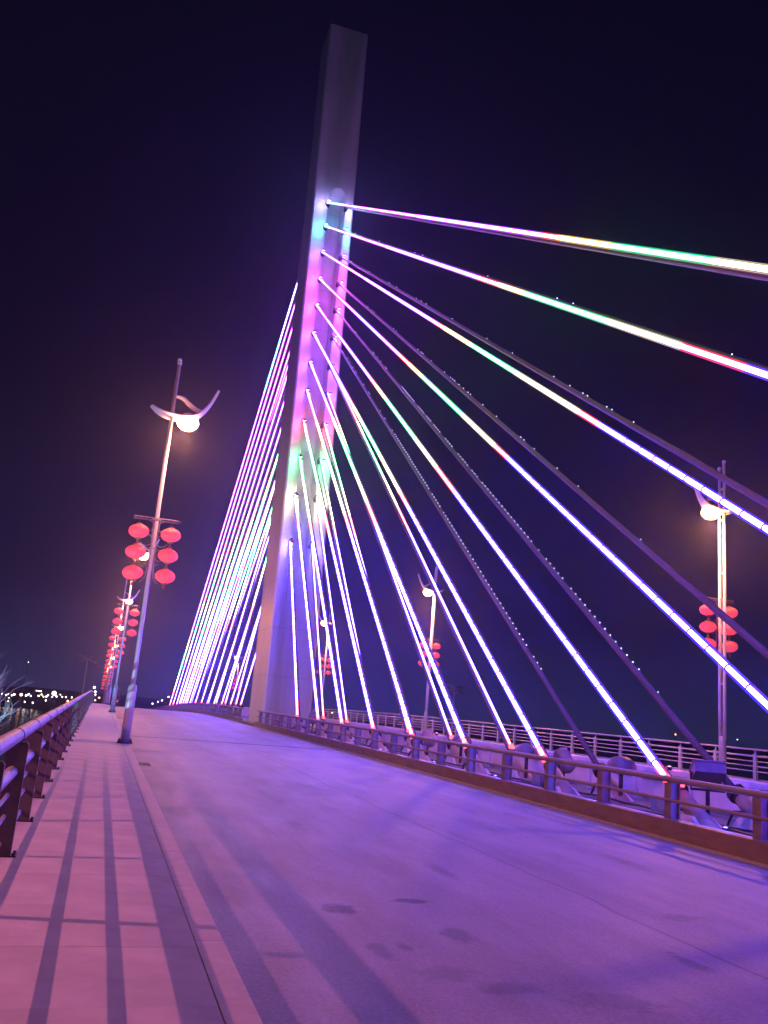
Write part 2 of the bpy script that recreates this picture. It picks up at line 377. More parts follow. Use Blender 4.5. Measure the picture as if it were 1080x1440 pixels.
# land the bridge runs onto, beyond the crest
b = MB()
b.quad((-3, 200, -6.9), (26, 200, -6.9), (26, 216, dz(215)-.25), (-3, 216, dz(215)-.25))
b.quad((-3, 216, dz(215)-.25), (26, 216, dz(215)-.25), (40, 300, -5.2), (-20, 300, -5.2))
tag(b.build('approach_embankment', MAT['far']), kind='structure')
b = MB()
for y in (20, 75, 130, 185):
    b.box(5, 17, y-1.2, y+1.2, -8, -2.75 + dz(y))
tag(b.build('bridge_pier', MAT['kerb']), kind='structure')

# ------------------------------------------------------------------ railings
def rail_run(name, x, z, r, m, parent, a, bb, sq=(1, 1), n=10):
    b = MB(); ys = ysplit(a, bb)
    b.tube([(x, y, z+dz(y)) for y in ys], r, n, sq=sq); return b.build(name, m, parent, smooth=True)
# river side
wr = thing('walkway_railing', 'brown plate-post walkway railing with a thick pale top tube beside the river', 'railing')
XR = -.65
rail_run('top_rail', XR, 1.045, .063, MAT['rail'], wr, -9, 212, n=14)
rail_run('lower_rail', XR, .72, .053, MAT['rail'], wr, -9, 212, n=12)
for z in (.52, .335, .105): rail_run('thin_rail', XR, z, .020, MAT['rail'], wr, -9, 212)
b = MB(); b.box(-.075, .094, -.028, .028, -.0, .985); b.box(.0945, .106, -.036, .036, 0.0, .97); postm = b.mesh('post', MAT['post'])
b = MB()
b.box(-.11, .155, -.07, .07, 0.001, .014)
for q in (-.05, .05): b.lathe([(0, .04), (.012, .04), (.016, .032), (.016, .012)], (.132, q, 0), 6)
footm = b.mesh('foot_plate', MAT['dark_metal'])
b = MB(); b.lathe([(.0635, -.012), (.068, -.010), (.068, .010), (.0635, .012)], (0, 0, 0), 16, 'Y'); colm = b.mesh('joint_ring', MAT['dark_metal'], True)
b = MB(); b.box(-.03, .03, -.015, .015, 0, .012); 
for i in range(-3, 98):
    y = 8.80 + 2.13*(i-1)
    if y > 211: break
    p = obj('post', postm, wr, (XR, y, dz(y)))
    if y < 60: obj('foot_plate', footm, p)
    if y < 60: obj('joint_ring', colm, wr, (XR, y-.14, 1.045+dz(y)))

# median railing (road side)
mr = thing('median_railing', 'low grey two-tube railing on the ochre kerb along the near side of the median', 'railing')
XM = 9.36
b = MB(); b.box(-.03, .13, -.04, .04, .16, .755); b.box(-.045, -.031, -.09, .09, .16, .74); b.box(.131, .145, -.09, .09, .16, .74); b.box(-.05, .16, -.10, .10, .131, .168); mp = b.mesh('post', MAT['medpost'])
for a, bb in ((-9, PY0), (PY1, 212)):
    rail_run('top_rail', XM, .80, .052, MAT['medrail'], mr, a, bb, n=10)
    rail_run('mid_rail', XM-.06, .47, .030, MAT['medrail'], mr, a, bb, n=8)
for i in range(-5, 95):
    y = 10.98 + 2.13*i
    if PY0-.2 < y < PY1+.2 or y > 211: continue
    obj('post', mp, mr, (XM+.03, y, dz(y)))

# far railing on the right walkway
rr = thing('far_walkway_railing', 'pale five-tube railing along the far walkway behind the white barrier', 'railing')
XF = 22.4
rail_run('top_rail', XF, 1.25, .035, MAT['white_rail'], rr, -9, 212, n=8)
for z, r_ in ((1.02, .036), (.84, .022), (.67, .022), (.50, .022)): rail_run('thin_rail', XF, z, r_, MAT['white_rail'], rr, -9, 212, n=8)
b = MB(); b.box(-.05, .05, -.075, .075, 0, 1.10); b.box(-.012, .012, -.03, .03, 1.10, 1.22); b.box(-.08, .08, -.1, .1, 0.001, .02); fp = b.mesh('post', MAT['white_rail'])
for i in range(-4, 95):
    y = 26.35 + 2.13*i
    if y > 211: break
    obj('post', fp, rr, (XF, y, dz(y)))
strip('right_parapet_edge', 22.55, 22.85, 0.002, .22, MAT['barrier'])

# ------------------------------------------------------------------ pylon
ZS = [35.9, 34.06, 32.05, 30.03, 28.04, 26.0, 23.86, 21.85, 19.7, 17.2, 14.6, 11.5]
YF = [-3.46, -.07, 4.62, 9.3, 14.06, 18.82, 23.57, 28.18, 32.65, 37.34, 41.8, 46.6]
YB = [137.0 - 6.12*i for i in range(12)]
XL, XRp = 10.3, 11.6
def lerp(a, bb, t): return a + (bb-a)*t
def xl(z): return lerp(9.72, 9.05, z/50.6)
def xr(z): return lerp(12.76, 11.95, z/50.6)
def yb(z): return lerp(60.0, 57.6, min(1, z/40))
py = thing('bridge_pylon', 'tall tapering pale concrete pylon with a slot down its face, washed in coloured light', 'pylon', (0, 0, 0))
def section(z, dep):
    a, c = xl(z), xr(z); cx = (XL+XRp)/2; hw = (XRp-XL)/2
    t = max(0, min(1, dep[0])); hw *= dep[1]
    x0, x1 = cx-hw, cx+hw; yf = 54.5; yr = yf + 1.35*t; ch = .10
    back = yb(z); cb = .25
    return [(a+ch, yf, z), (x0-.0, yf, z), (x0+.06, yr, z), (x1-.06, yr, z), (x1, yf, z), (c-ch, yf, z), (c, yf+ch, z), (c, back-cb, z), (c-cb, back, z), (a+cb, back, z), (a, back-cb, z), (a, yf+ch, z)]
lev = []
z = -1.5
zt = 37.4
for z, t, h in [(-1.5, 0, .9), (4, 0, .9), (7.4, 0, .9), (8.2, .06, .92), (9.2, .35, .97), (10.2, .8, 1), (11, 1, 1)] + [(12+i*2, 1, 1) for i in range(12)] + \
               [(35.6, 1, 1), (36.3, 1, 1), (36.8, 1, .9), (37.15, .95, .72), (37.35, .8, .45), (37.42, 0, .3), (40, 0, .3), (45, 0, .3), (50.6, 0, .3)]:
    lev.append(section(z, (t, h)))
b = MB(); n = 12; vs = [v for s_ in lev for v in s_]; fs = []
for i in range(len(lev)-1):
    for j in range(n): fs.append((i*n+j, i*n+(j+1) % n, (i+1)*n+(j+1) % n, (i+1)*n+j))
fs.append(tuple((len(lev)-1)*n+j for j in range(n))[::1])
b.add(vs, fs); b.build('shaft', MAT['pylon'], py)
b = MB(); b.box(9.5, 12.98, 54.35, 60.2, -.5, -.101); b.build('base', MAT['pylon'], py)
# little anchorage housings in the slot and on the back
b = MB()
b.lathe([(.0, -.02), (.17, -.02), (.17, .10), (.13, .14), (.13, .30)], (0, 0, 0), 10, 'Y'); hm = b.mesh('anchor_socket', MAT['dark_metal'])

# ------------------------------------------------------------------ stay cables
def cable(a, bb, i, side, scale=1.0, start=0.0, bead=False, label='', name='stay_cable', group='', thick=.09, lend=.35, side_off=-1):
    A, B = Vector(a), Vector(bb); L = (B-A).length; d = (B-A).normalized()
    b = MB(); b.tube([A - d*.3, B], thick, 8); root = b.build(name, MAT['sheath'], smooth=True)
    tag(root, label, 'stay cable', group)
    up = Vector((1, 0, 0)).cross(d); up = up if up.z > 0 else -up
    ush = ((i*7) % 5 - 2)*2.6 + (7 if a[0] > 11 else 0) if start else 0
    if not bead:
        off = Vector((side_off*(thick+.02), 0, 0)) + (up * (.03 if side_off < 0 else .085))
        if side_off > 0: off = Vector((.03, 0, 0)) + up*(thick+.02)
        # runs of one colour
        cuts = [start]; s = start
        while s < L-lend: s = min(L-lend, s + 1.1) if L-lend-s > 1.5 else (L-lend-.35 if s < L-lend-.36 else L-lend); cuts.append(s)
        m = MB(); fr = MB(); run = []
        def flush(run, key):
            if len(run) < 2: return
            m.cur = LK.index(key[0]); rr_ = key[1]
            m.tube([A + d*q + off for q in (run[0], run[-1])], rr_, 6, caps=False)
            fr.cur = m.cur; fr.tube([A + d*q + off for q in (run[0], run[-1])], rr_ + (.040 if side_off < 0 else .018), 10, caps=False)  # wider glowing shell added as a coloured halo round the core
        cur = None; run = [cuts[0]]
        for q0, q1 in zip(cuts[:-1], cuts[1:]):
            u = (q0+q1)/2*scale + 5.05*i + ush
            k2 = led_of(u); wv = .034 if u < 25.4 else .050
            if side_off > 0: wv = .03
            if L-lend-q1 < .35: k2 = 'led_red'
            key = (k2, wv)
            if key != cur and cur is not None: flush(run, cur); run = [q0]
            cur = key; run.append(q1)
            if len(run) > 6: flush(run, cur); run = [q1]
        flush(run, cur)
        if side_off < 0 and start == 0:
            cb = MB(); s = .8
            while s < L - lend:
                if L - s < 14: cb.tube([A + d*s + off*.8, A + d*(s+.016) + off*.8], .096, 6)
                s += .62
            tag(cb.build('strip_clip', MAT['dark_metal'], root), kind='stuff')
        m.build('led_strip', [LM[k_] for k_ in LK], root); fr.build('bloom_halo', [FM[k_] for k_ in LK], root)
        b = MB(); b.tube([B - d*(lend+.05) + off, B - d*(lend-.06) + off], .085, 8); b.build('end_clip', MAT['red_led'], root)
    else:
        b = MB(); s = 2.0
        while s < L-.6:
            # lamps seen edge-on: most hidden by the sheath, some runs brighter
            rr_ = .017 if random.random() < (.9 if 20 < s < L-4 and i > 3 else (.16 if i > 1 else .03)) else .0
            if rr_:
                c = A + d*s + up*(thick+.012) + Vector((.035, 0, 0))
                b.add([c+Vector((rr_,0,0)), c-Vector((rr_,0,0)), c+Vector((0,rr_,0)), c-Vector((0,rr_,0)), c+Vector((0,0,rr_)), c-Vector((0,0,rr_))],
                      [(0,2,4),(2,1,4),(1,3,4),(3,0,4),(2,0,5),(1,2,5),(3,1,5),(0,3,5)])
            s += .30
        if b.v: tag(b.build('led_bead', MAT['bead'], root), kind='stuff')
        # its strip faces the far side
        m = MB(); cur = None; off = Vector((thick+.0, 0, 0)) - up*.045; s = 0
        while s < L-.5:
            s2 = min(s+4, L-.4); m.cur = LK.index(led_of((s+s2)/2*scale + 5.05*i)); m.tube([A+d*s+off, A+d*s2+off], .022, 4, caps=False); s = s2
        m.build('led_strip', [LM[k_] for k_ in LK], root)
    return root, A, B, d

def anchor(B, d, label, red, big):
    t = thing('cable_anchor', label, 'anchor', B, 'anchors at the feet of the stay cables')
    b = MB(); g = B.z - dz(B.y)
    p0 = Vector((0, 0, 0)) + d*(-.05); p1 = d*(1.45)
    b.tube([p0, d*.35, p1], [.125, .15, .25], 12); b.build('guide_pipe', MAT['pipe'], t, smooth=True)
    b = MB(); b.tube([d*-.16, d*-.04], .185, 12); b.tube([d*-.03, d*.03], .15, 12)
    for q in range(6):
        a = q*math.pi/3; x = Vector((1, 0, 0)); yv = d.cross(x).normalized(); c = (x*math.cos(a)+yv*math.sin(a))*.155
        b.tube([d*-.22 + c, d*-.02 + c], .016, 5)
    b.build('collar', MAT['dark_metal'], t)
    if big:
        b = MB(); h = -(g+.02)
        # slanted concrete pedestal, its back face leaning with the pipe
        w_ = .30
        fy = 1 if d.y > 0 else -1
        pts = [(-w_, -.10*fy, h), (w_, -.10*fy, h), (w_, 1.9*fy*-1*-1, h), (-w_, 1.9*fy, h)]
        dy = d.y/abs(d.z)
        top = -.32
        b.add([(-w_, dy*.42-.30, h), (w_, dy*.42-.30, h), (w_, dy*.42+.62, h), (-w_, dy*.42+.62, h), (-.22, dy*.30-.17, top), (.22, dy*.30-.17, top), (.22, dy*.30+.20, top), (-.22, dy*.30+.20, top)],
              [(0,3,2,1),(4,5,6,7),(0,1,5,4),(1,2,6,5),(2,3,7,6),(3,0,4,7)])
        b.build('pedestal', MAT['barrier'], t)
        b = MB(); sx = 1
        b.tube([(-.28, -.15, -.25), (-.30, -.02, h+.02)], .025, 6); b.tube([(.28, -.15, -.25), (.32, .06, h+.02)], .025, 6); b.tube([(-.28, -.15, -.25), (.28, -.15, -.25)], .03, 6)
        b.build('brace', MAT['dark_metal'], t)
    if red:
        b = MB(); b.lathe([(.03, -.03), (.05, -.01), (.05, .02), (.0, .04)], (-.06, -.12, .16), 8); b.build('marker_lamp', MAT['red_led'], t)
    return t

for i in range(12):
    z = ZS[i]; yb_ = 59.2
    nm = 'topmost' if i == 0 else 'lowest' if i == 11 else ORD[i] + ' from the top'
    dd = 'near span'
    for pl, X, yy, ysrf, far in (('left', XL, YF[i], 54.3, 0), ('right', XRp, YF[i], 54.3, 0), ('left', XL, YB[i], yb_, 1), ('right', XRp, YB[i], yb_, 1)):
        L_ = ['brightly lit stay cable, ', 'stay cable seen edge-on, ', 'lit stay cable, ', 'lit stay cable, '][far*2 + (pl == 'right')]
        if far:
            lab = f'{L_}{nm}, {pl} plane beyond the pylon'
        else:
            lab = f'{L_}{nm}, {pl} plane on the camera side'
        zb = .5 + (dz(yy) + (.25 if far else 0))
        bead = (not far) and pl == 'right' and i < 6
        so = 1 if (pl == 'right' and not far) else -1
        root, A, B, d = cable((X, ysrf, z), (X, yy, zb), i, pl, .72 if far else 1.0, 4.2 if far else 0.0, bead, lab, group='stay cables fanning from the pylon', side_off=so,
              thick=.075 if not far else .07, lend=.35)
        al = f'cable anchor in the median under the {nm.replace(" from the top", "")} {"far" if far else "near"} {pl}-plane cable'
        anchor(B, d, al, (pl == 'left' and not far), not far and yy > 0)
    # sockets on the pylon face and the wash lamps beside them
    col = Vector(LEDS[led_of(5.05*i + .8)]); col = col / max(col)
    for X, sx in ((XL, -1), (XRp, 1)):
        s_ = obj('anchor_socket', hm, py, (X, 54.32, z)); s_.rotation_euler = (R(-20), 0, 0)
        fl = thing('wash_lamp', f'small pylon wash lamp at the {nm} cable on the {"left" if sx < 0 else "right"} flange', 'lamp', (X + sx*.10, 53.70, z - .12), 'wash lamps on the pylon face')
        b = MB(); b.box(-.10, .10, -.06, .06, -.05, .05); b.build('housing', MAT['dark_metal'], fl)
        b = MB(); b.box(-.08, .08, -.04, .04, -.056, -.051); b.build('lens', LM[led_of(5.05*i+.8)], fl)
        lc = (max(.12, col.x), max(.10, col.y), max(.16, col.z))
        light('wash_light', (0, 0, -.12), lc, (260 if i < 9 else 250) if i < 11 else 480, fl, .06)

# ------------------------------------------------------------------ street lamps with lantern brackets
def arc(cx, cz, r, a0, a1, n=8): return [(cx + r*math.cos(R(lerp(a0, a1, q/n))), 0, cz + r*math.sin(R(lerp(a0, a1, q/n)))) for q in range(n+1)]
def make_lamp():
    t = thing('street_lamp', 'x', 'street lamp')
    b = MB(); b.box(-.21, .21, -.21, .21, 0.003, .03)
    for sx in (-1, 1):
        for sy in (-1, 1):
            b.lathe([(.03, .03), (.03, .075), (.012, .08), (.012, .13), (0, .13)], (sx*.165, sy*.165, 0), 6)
            b.add([(sx*.12, 0, .03), (sx*.205, 0, .03), (sx*.12, 0, .13), (sx*.12, .012, .03), (sx*.205, .012, .03), (sx*.12, .012, .13)], [(0,1,2),(3,5,4),(0,3,4,1),(1,4,5,2),(2,5,3,0)])
    b.build('base_plate', MAT['dark_metal'], t)
    b = MB(); b.tube([(0, 0, .03), (0, 0, 1.5), (0, 0, 1.62)], [.135, .128, .11], 18); b.build('sleeve', MAT['lamp_metal'], t, smooth=True)
    for sy in (-1, 1):
        top = 11.62 if sy > 0 else 11.42
        b = MB(); b.tube([(0, sy*.10, 1.45), (0, sy*.125, 2.4), (0, sy*.13, top)], [.068, .064, .052], 12)
        b.lathe([(0.052, top), (.07, top+.01), (.075, top+.05), (.05, top+.1), (0, top+.11)], (0, sy*.13, 0), 12)
        b.build('pole', MAT['lamp_metal'], t, smooth=True)
    b = MB()
    for z in (3.4, 5.2, 7.4, 9.4, 10.6): b.box(-.03, .03, -.16, .16, z, z+.05)
    b.build('spacer', MAT['lamp_metal'], t)
    # crescent blade under the pole, wide in the middle, swept up to a tip over the road
    def blade(pts, ws, th=.035, name='wing', tilt=.0):
        vs = []; fs = []
        # smooth the spine
        P = [Vector((x, 0, z)) for x, z in pts]; fine = []; wf = []
        for i in range(len(P)-1):
            p0, p1, p2, p3 = P[max(i-1, 0)], P[i], P[i+1], P[min(i+2, len(P)-1)]
            for q in range(5):
                s = q/5; a = .5*((2*p1)+(p2-p0)*s+(2*p0-5*p1+4*p2-p3)*s*s+(-p0+3*p1-3*p2+p3)*s**3); fine.append(a); wf.append(lerp(ws[i], ws[i+1], s))
        fine.append(P[-1]); wf.append(ws[-1])
        for i, p in enumerate(fine):
            a = fine[max(i-1, 0)]; c = fine[min(i+1, len(fine)-1)]; dd = (c-a).normalized(); nrm = Vector((-dd.z, 0, dd.x)); w_ = wf[i]
            cup = w_*.28
            vs += [p + Vector((0, -w_, 0)) + nrm*cup, p - nrm*th, p + Vector((0, w_, 0)) + nrm*cup, p + Vector((0, w_, 0)) + nrm*(cup+th), p + nrm*th*.6, p + Vector((0, -w_, 0)) + nrm*(cup+th)]
        for i in range(len(fine)-1):
            for j in range(6): fs.append((i*6+j, i*6+(j+1) % 6, (i+1)*6+(j+1) % 6, (i+1)*6+j))
        fs.append((0, 5, 4, 3, 2, 1)); o = (len(fine)-1)*6; fs.append((o, o+1, o+2, o+3, o+4, o+5))
        b = MB(); b.add(vs, fs); return b.build(name, MAT['lamp_metal'], t, smooth=False)
    blade([(-.66, 9.98), (-.42, 9.78), (-.12, 9.68), (.28, 9.66), (.66, 9.76), (.92, 10.0), (1.14, 10.38), (1.32, 10.86)], [.08, .26, .32, .33, .28, .18, .09, .02])
    blade([(.02, 10.42), (.25, 10.36), (.48, 10.18), (.72, 10.06), (.95, 10.08)], [.03, .12, .15, .12, .03], name='upper_wing')
    b = MB(); b.lathe([(.0, .14), (.15, .12), (.24, .04), (.25, 0)], (.5, 0, 9.80), 14); b.build('lamp_hood', MAT['lamp_metal'], t, smooth=True)
    b = MB(); b.lathe([(.22, .04), (.31, -.04), (.34, -.15), (.29, -.28), (.16, -.38), (.0, -.41)], (.5, 0, 9.80), 16); b.build('bulb', MAT['bulb'], t, smooth=True)
    # bracket for lanterns
    b = MB(); y_ = -.20
    b.tube([(-.66, y_, 6.50), (.62, y_, 6.50)], .016, 6); b.tube([(-.66, y_, 6.43), (.62, y_, 6.43)], .012, 6)
    for q in range(9): b.tube([(-.66+.16*q, y_, 6.43), (-.58+.16*q, y_, 6.50)], .008, 4)
    for sx in (-1, 1):
        for cz, r_ in ((6.25, .16), (5.82, .17), (5.40, .17), (4.98, .15)):
            pts = arc(sx*.22, cz, r_, 90, 90 + sx*250, 10) if sx > 0 else arc(sx*.22, cz, r_, 90, 90-250, 10)
            b.tube([(x, y_, z) for x, _, z in pts], .012, 5, caps=False)
        b.tube([(sx*.10, y_, 6.43), (sx*.07, y_, 5.6), (sx*.11, y_, 4.75), (sx*.24, y_, 4.55)], .013, 5)
    b.tube([(-.12, y_, 5.6), (.12, y_, 5.6)], .02, 5); b.tube([(-.12, y_, 6.46), (.12, y_, 6.46)], .02, 5); b.box(-.02, .02, y_, .0, 6.44, 6.48); b.box(-.02, .02, y_, .0, 5.58, 5.62)
    b.build('lantern_bracket', MAT['scroll'], t)
    return t
def make_lantern():
    t = thing('lantern', 'x', 'lantern')
    b = MB(); prof = []
    for q in range(13):
        a = R(-78 + 156*q/12); prof.append((.297*math.cos(a), .205*math.sin(a)))
    b.lathe(prof, (0, 0, 0), 32, scallop=.04); b.build('body', MAT['lantern'], t)
    for s in (1, -1):
        b = MB(); b.lathe([(0.0, s*.235), (.085, s*.235), (.09, s*.195), (.06, s*.19)], (0, 0, 0), 12); b.build('cap', MAT['cap'], t)
    b = MB(); b.tube([(0, 0, .235), (0, 0, .31)], .012, 5); b.tube([(0, 0, -.235), (0, 0, -.28)], .010, 5); b.lathe([(.014, -.28), (.03, -.30), (.034, -.37), (.02, -.375)], (0, 0, 0), 8)
    b.build('tassel', MAT['tassel'], t)
    return t
lamp0 = make_lamp(); lant0 = make_lantern(); used = [False, False]
LAMPC = (1.0, .34, .17)
def place_lamp(x, y, mirror, label, z0, who, pw):
    t = lamp0 if not used[0] else copy_tree(lamp0); used[0] = True
    t.location = (x, y, z0 + dz(y)); t.rotation_euler = (0, 0, math.pi if mirror else 0); t['label'] = label; t['group'] = 'street lamps lining the two walkways'
    sx = -1 if mirror else 1
    for c, side in ((-.49, 'outer'), (.44, 'road-side')):
        for k, zz in enumerate((6.05, 5.43, 4.81)):
            l = lant0 if not used[1] else copy_tree(lant0); used[1] = True
            sw = random.uniform(-.11, .11)
            l.location = (x + sx*(c + .018), y - sx*.20, z0 + zz + dz(y)); l.rotation_euler = (sw*.4, sw, random.random()*3)
            l['label'] = f'{["top", "middle", "bottom"][k]} red lantern of the {side} string on the {who}'; l['group'] = 'red lanterns on the street lamps'
    if pw:
        light('bulb_light', (.5, 0, 9.12), (1.0, .30, .09), pw*.42, t, .2)
        light('lamp_light', (.5, 0, 9.30), LAMPC, pw*.78, t, .30, spot=172, target=(.5, 0, 0), blend=.25)
LP = [-3.4, 26.4, 56.2, 86.0, 115.8, 145.6, 175.4, 205.2]
names_l = ['', 'nearest left lamp post', 'second left lamp post', 'third left lamp post', 'fourth left lamp post', 'fifth left lamp post', 'sixth left lamp post', 'farthest left lamp post']
extra_l = ['', ', its wing spread over the road', ', half hidden behind the lanterns of the first', ', rising behind the second', ' along the walkway', ' along the walkway', ' along the walkway', ' along the walkway']
for i, y in enumerate(LP):
    if i: place_lamp(.87, y, False, f'{names_l[i]}{extra_l[i]}, silver twin-tube pole', 0.0, names_l[i], 2100 if i < 5 else 0)
names_r = ['', 'nearest right lamp post', 'second right lamp post', 'third right lamp post', 'fourth right lamp post', 'fifth right lamp post']
extra_r = ['', ', behind the edge-on stay cables at the right edge', ', between stay cables right of the pylon', ', close beside the foot of the pylon', ', beyond the pylon', ', beyond the pylon and far off']
for i, y in enumerate(LP[:6]):
    if i: place_lamp(21.05, y, True, f'{names_r[i]}{extra_r[i]}, silver twin-tube pole', 0.0, names_r[i], 2100 if i < 5 else 0)
# the lamps just behind the camera and beside it light the foreground too
def plain_lamp(x, y, mirror, lab, pw):
    t = copy_tree(lamp0); t.location = (x, y, 0); t.rotation_euler = (0, 0, math.pi if mirror else 0); t['label'] = lab; t['group'] = 'street lamps lining the two walkways'
    for c in list(t.children):
        if c.type == 'LIGHT': c.data = c.data.copy(); c.data.energy = pw
plain_lamp(.87, -3.4, False, 'left street lamp standing just behind the camera', 450)
plain_lamp(21.05, -3.4, True, 'right street lamp standing just behind the camera', 450)

# ------------------------------------------------------------------ riverside lamp that throws the railing shadows
pl = thing('park_lamp', 'warm riverside park lamp on a dark pole beside the bridge', 'park lamp', (-9.8, 8.1, -2.68))
b = MB(); b.tube([(0, 0, 0), (0, 0, 7.9)], [.09, .05], 10); b.build('pole', MAT['dark_metal'], pl, smooth=True)
b = MB(); b.lathe([(0, .22), (.3, .08), (.32, .04), (.10, .0)], (0, 0, 8.35), 14); b.build('shade', MAT['dark_metal'], pl, smooth=True)
b = MB(); b.lathe([(.05, .2), (.12, .15), (.13, .0), (.05, -.1)], (0, 0, 8.36), 10); b.build('bulb', MAT['bulb'], pl, smooth=True)
light('park_light', (0, 0, 8.18), (1.0, .23, .31), 7600, pl, .04)

# ------------------------------------------------------------------ hoods and floodlights in the median
def hood(x, y, z, lab):
    t = thing('cable_hood', lab, 'hood', (x, y, z), 'rain hoods over the right-plane anchors')
    b = MB(); prof = [(.0, .34), (.14, .325), (.26, .26), (.33, .15), (.35, .02), (.35, -.02), (.31, -.03)]
    b.lathe(prof, (0, 0, 0), 18); b.build('shell', MAT['hood'], t, smooth=True)
    b = MB(); b.lathe([(.352, .06), (.362, .05), (.362, .03), (.352, .02)], (0, 0, 0), 18); b.tube([(0, 0, .0), (0, 0, -.6)], .05, 8); b.build('stem', MAT['dark_metal'], t)
for k, (y, wd) in enumerate(((23.2, 'hood beside the edge-on cable left of the middle of the median railing'), (18.5, 'hood at the foot of the edge-on cable nearer the camera'), (27.9, 'hood at the far edge-on cable behind the railing'))):
    hood(XRp - .05, y-.55, .62, 'dark domed ' + wd)
def flood(x, y, z, rx, rz, rad, lab, square=False):
    t = thing('floodlight', lab, 'floodlight', (x, y, z), 'floodlights standing in the median'); t.rotation_euler = (0, 0, rz)
    h = MB()
    if square: h.box(-rad, rad, -.10, .10, -rad*.8, rad*.8); h.box(-rad*1.06, rad*1.06, .101, .13, -rad*.86, rad*.86)
    else: h.lathe([(0, -.36), (rad*.6, -.35), (rad*.93, -.28), (rad, -.18), (rad, .12), (rad*1.06, .13), (rad*1.06, .19), (rad*.96, .20), (0, .17)], (0, 0, 0), 20, 'Y')
    o = h.build('housing', MAT['hood'] if square else MAT['pipe'], t, smooth=not square); o.rotation_euler = (rx, 0, 0)
    b = MB(); b.tube([(-rad*1.1, 0, 0), (-rad*1.1, 0, -rad*1.15), (rad*1.1, 0, -rad*1.15), (rad*1.1, 0, 0)], .028, 6); b.tube([(0, 0, -rad*1.15), (0, 0, -z - .02)], .04, 6); b.build('yoke', MAT['dark_metal'], t)
flood(11.75, 12.85, .88, R(38), R(8), .34, 'large round drum floodlight at the right edge behind the median railing')
flood(10.95, 14.15, .90, R(60), R(-25), .27, 'square flat floodlight right behind the red foot of the bright cable', True)
flood(11.0, 19.6, .72, R(40), R(0), .2, 'small round floodlight behind the railing between two cable feet')
flood(11.0, 29.0, .72, R(40), R(0), .2, 'small round floodlight farther along the median toward the pylon')
flood(10.9, 46.0, .8, R(40), R(0), .22, 'small round floodlight near the foot of the pylon')
# small coloured spots
def gspot(x, y, z, c, m, pw, lab, tgt):
    t = thing('colour_spot', lab, 'spotlight', (x, y, z), 'small coloured spots in the median')
    b = MB(); b.lathe([(.03, -.06), (.05, -.05), (.055, .02), (.045, .025)], (0, 0, 0), 10); b.build('housing', MAT['dark_metal'], t)
    b = MB(); b.lathe([(.045, .02), (.02, .035), (0, .036)], (0, 0, 0), 10); b.build('lens', MAT[m], t)
    light('spot_light', (0, -.02, .10), c, pw, t, .04)
gspot(10.1, 12.6, .10, (.12, .12, 1), 'blue_glass', 26, 'blue spot lighting the white barrier near the right edge', None)
gspot(9.95, 16.2, .10, (.10, .14, 1), 'blue_glass', 34, 'blue spot below the second hood lighting a railing post', None)
gspot(9.95, 21.2, .10, (.12, .12, 1), 'blue_glass', 30, 'blue spot lighting a railing post farther along', None)
gspot(9.95, 25.6, .10, (.12, .2, 1), 'blue_glass', 22, 'blue spot in the median below the lit cables', None)
gspot(9.95, 31.0, .10, (.2, .2, 1), 'blue_glass', 22, 'blue spot low in the median before the pylon', None)
gspot(12.66, 17.7, .79, (1, .1, .55), 'pink_glass', 10, 'pink spot on top of the white barrier right of the middle', None)
gspot(12.66, 22.3, .79, (1, .1, .6), 'pink_glass', 8, 'pink spot on top of the white barrier farther left', None)
gspot(12.66, 32.5, .79, (1, .12, .5), 'pink_glass', 6, 'pink spot on top of the barrier toward the pylon', None)
# cable conduit and clutter on the median floor
b = MB()
for k in range(3):
    pts = [(10.0 + k*.55 + .12*math.sin(y*.9+k*2), y, .0 + .03*abs(math.sin(y*1.7+k))) for y in [4 + .6*q for q in range(82)]]
    b.tube(pts, .025, 5)
tag(b.build('power_cable', MAT['dark_metal']), 'loose black power cables lying along the median floor', 'cable')
jb = MB(); jb.bevbox(-.16, .16, -.22, .22, 0, .28, .02); jbm = jb.mesh('junction_box', MAT['medpost'])
where = ['nearest the camera', 'before the square floodlight', 'behind the second hood', 'below the first hood', 'halfway to the pylon', 'nearest the pylon']
for k, y in enumerate((9.2, 15.6, 20.8, 25.4, 33.6, 44)):
    tag(obj('junction_box', jbm, None, (11.05, y, -.018)), f'small grey junction box on the median floor {where[k]}', 'junction box', 'junction boxes in the median')

# ------------------------------------------------------------------ bare tree beside the bridge
def tree(name, base, h, lab, seed, lean):
    rnd = random.Random(seed); t = thing(name, lab, 'tree', base)
    tr = MB(); tw = MB()
    def grow(mb, p, d, L, r, lv):
        pts = [p]; q = p.copy(); dd = d.copy(); n = 5
        for s in range(n):
            dd = (dd + Vector((rnd.uniform(-.2, .2), rnd.uniform(-.2, .2), rnd.uniform(-.08, .16)))).normalized(); q = q + dd*L/n; pts.append(q.copy())
        mb.tube(pts, [lerp(r, r*.55, k_/n) for k_ in range(n+1)], 6 if lv < 2 else 4, caps=False)
        if lv < 4:
            for c in range(rnd.randint(3, 4) if lv else 6):
                k_ = rnd.randint(2, 5); a = rnd.uniform(0, 6.28); sp_ = rnd.uniform(.5, 1.0)
                nd = (dd + Vector((math.cos(a), math.sin(a), rnd.uniform(-.1, .5)))*sp_ + lean*.35).normalized()
                grow(tw, pts[k_], nd, L*rnd.uniform(.5, .72), r*.5, lv+1)
    grow(tr, Vector((0, 0, 0)), Vector((lean.x*.2, lean.y*.2, 1)).normalized(), h*.5, .13, 0)
    tr.build('trunk', MAT['bark'], t, smooth=True); tag(tw.build('branches', MAT['bark'], t, smooth=True), kind='stuff')
tree('bare_tree', (-4.0, 24, -3.3), 6.2, 'pale bare tree with spread branches beside the railing, lit cold from below', 5, Vector((.35, -.1, .2)))
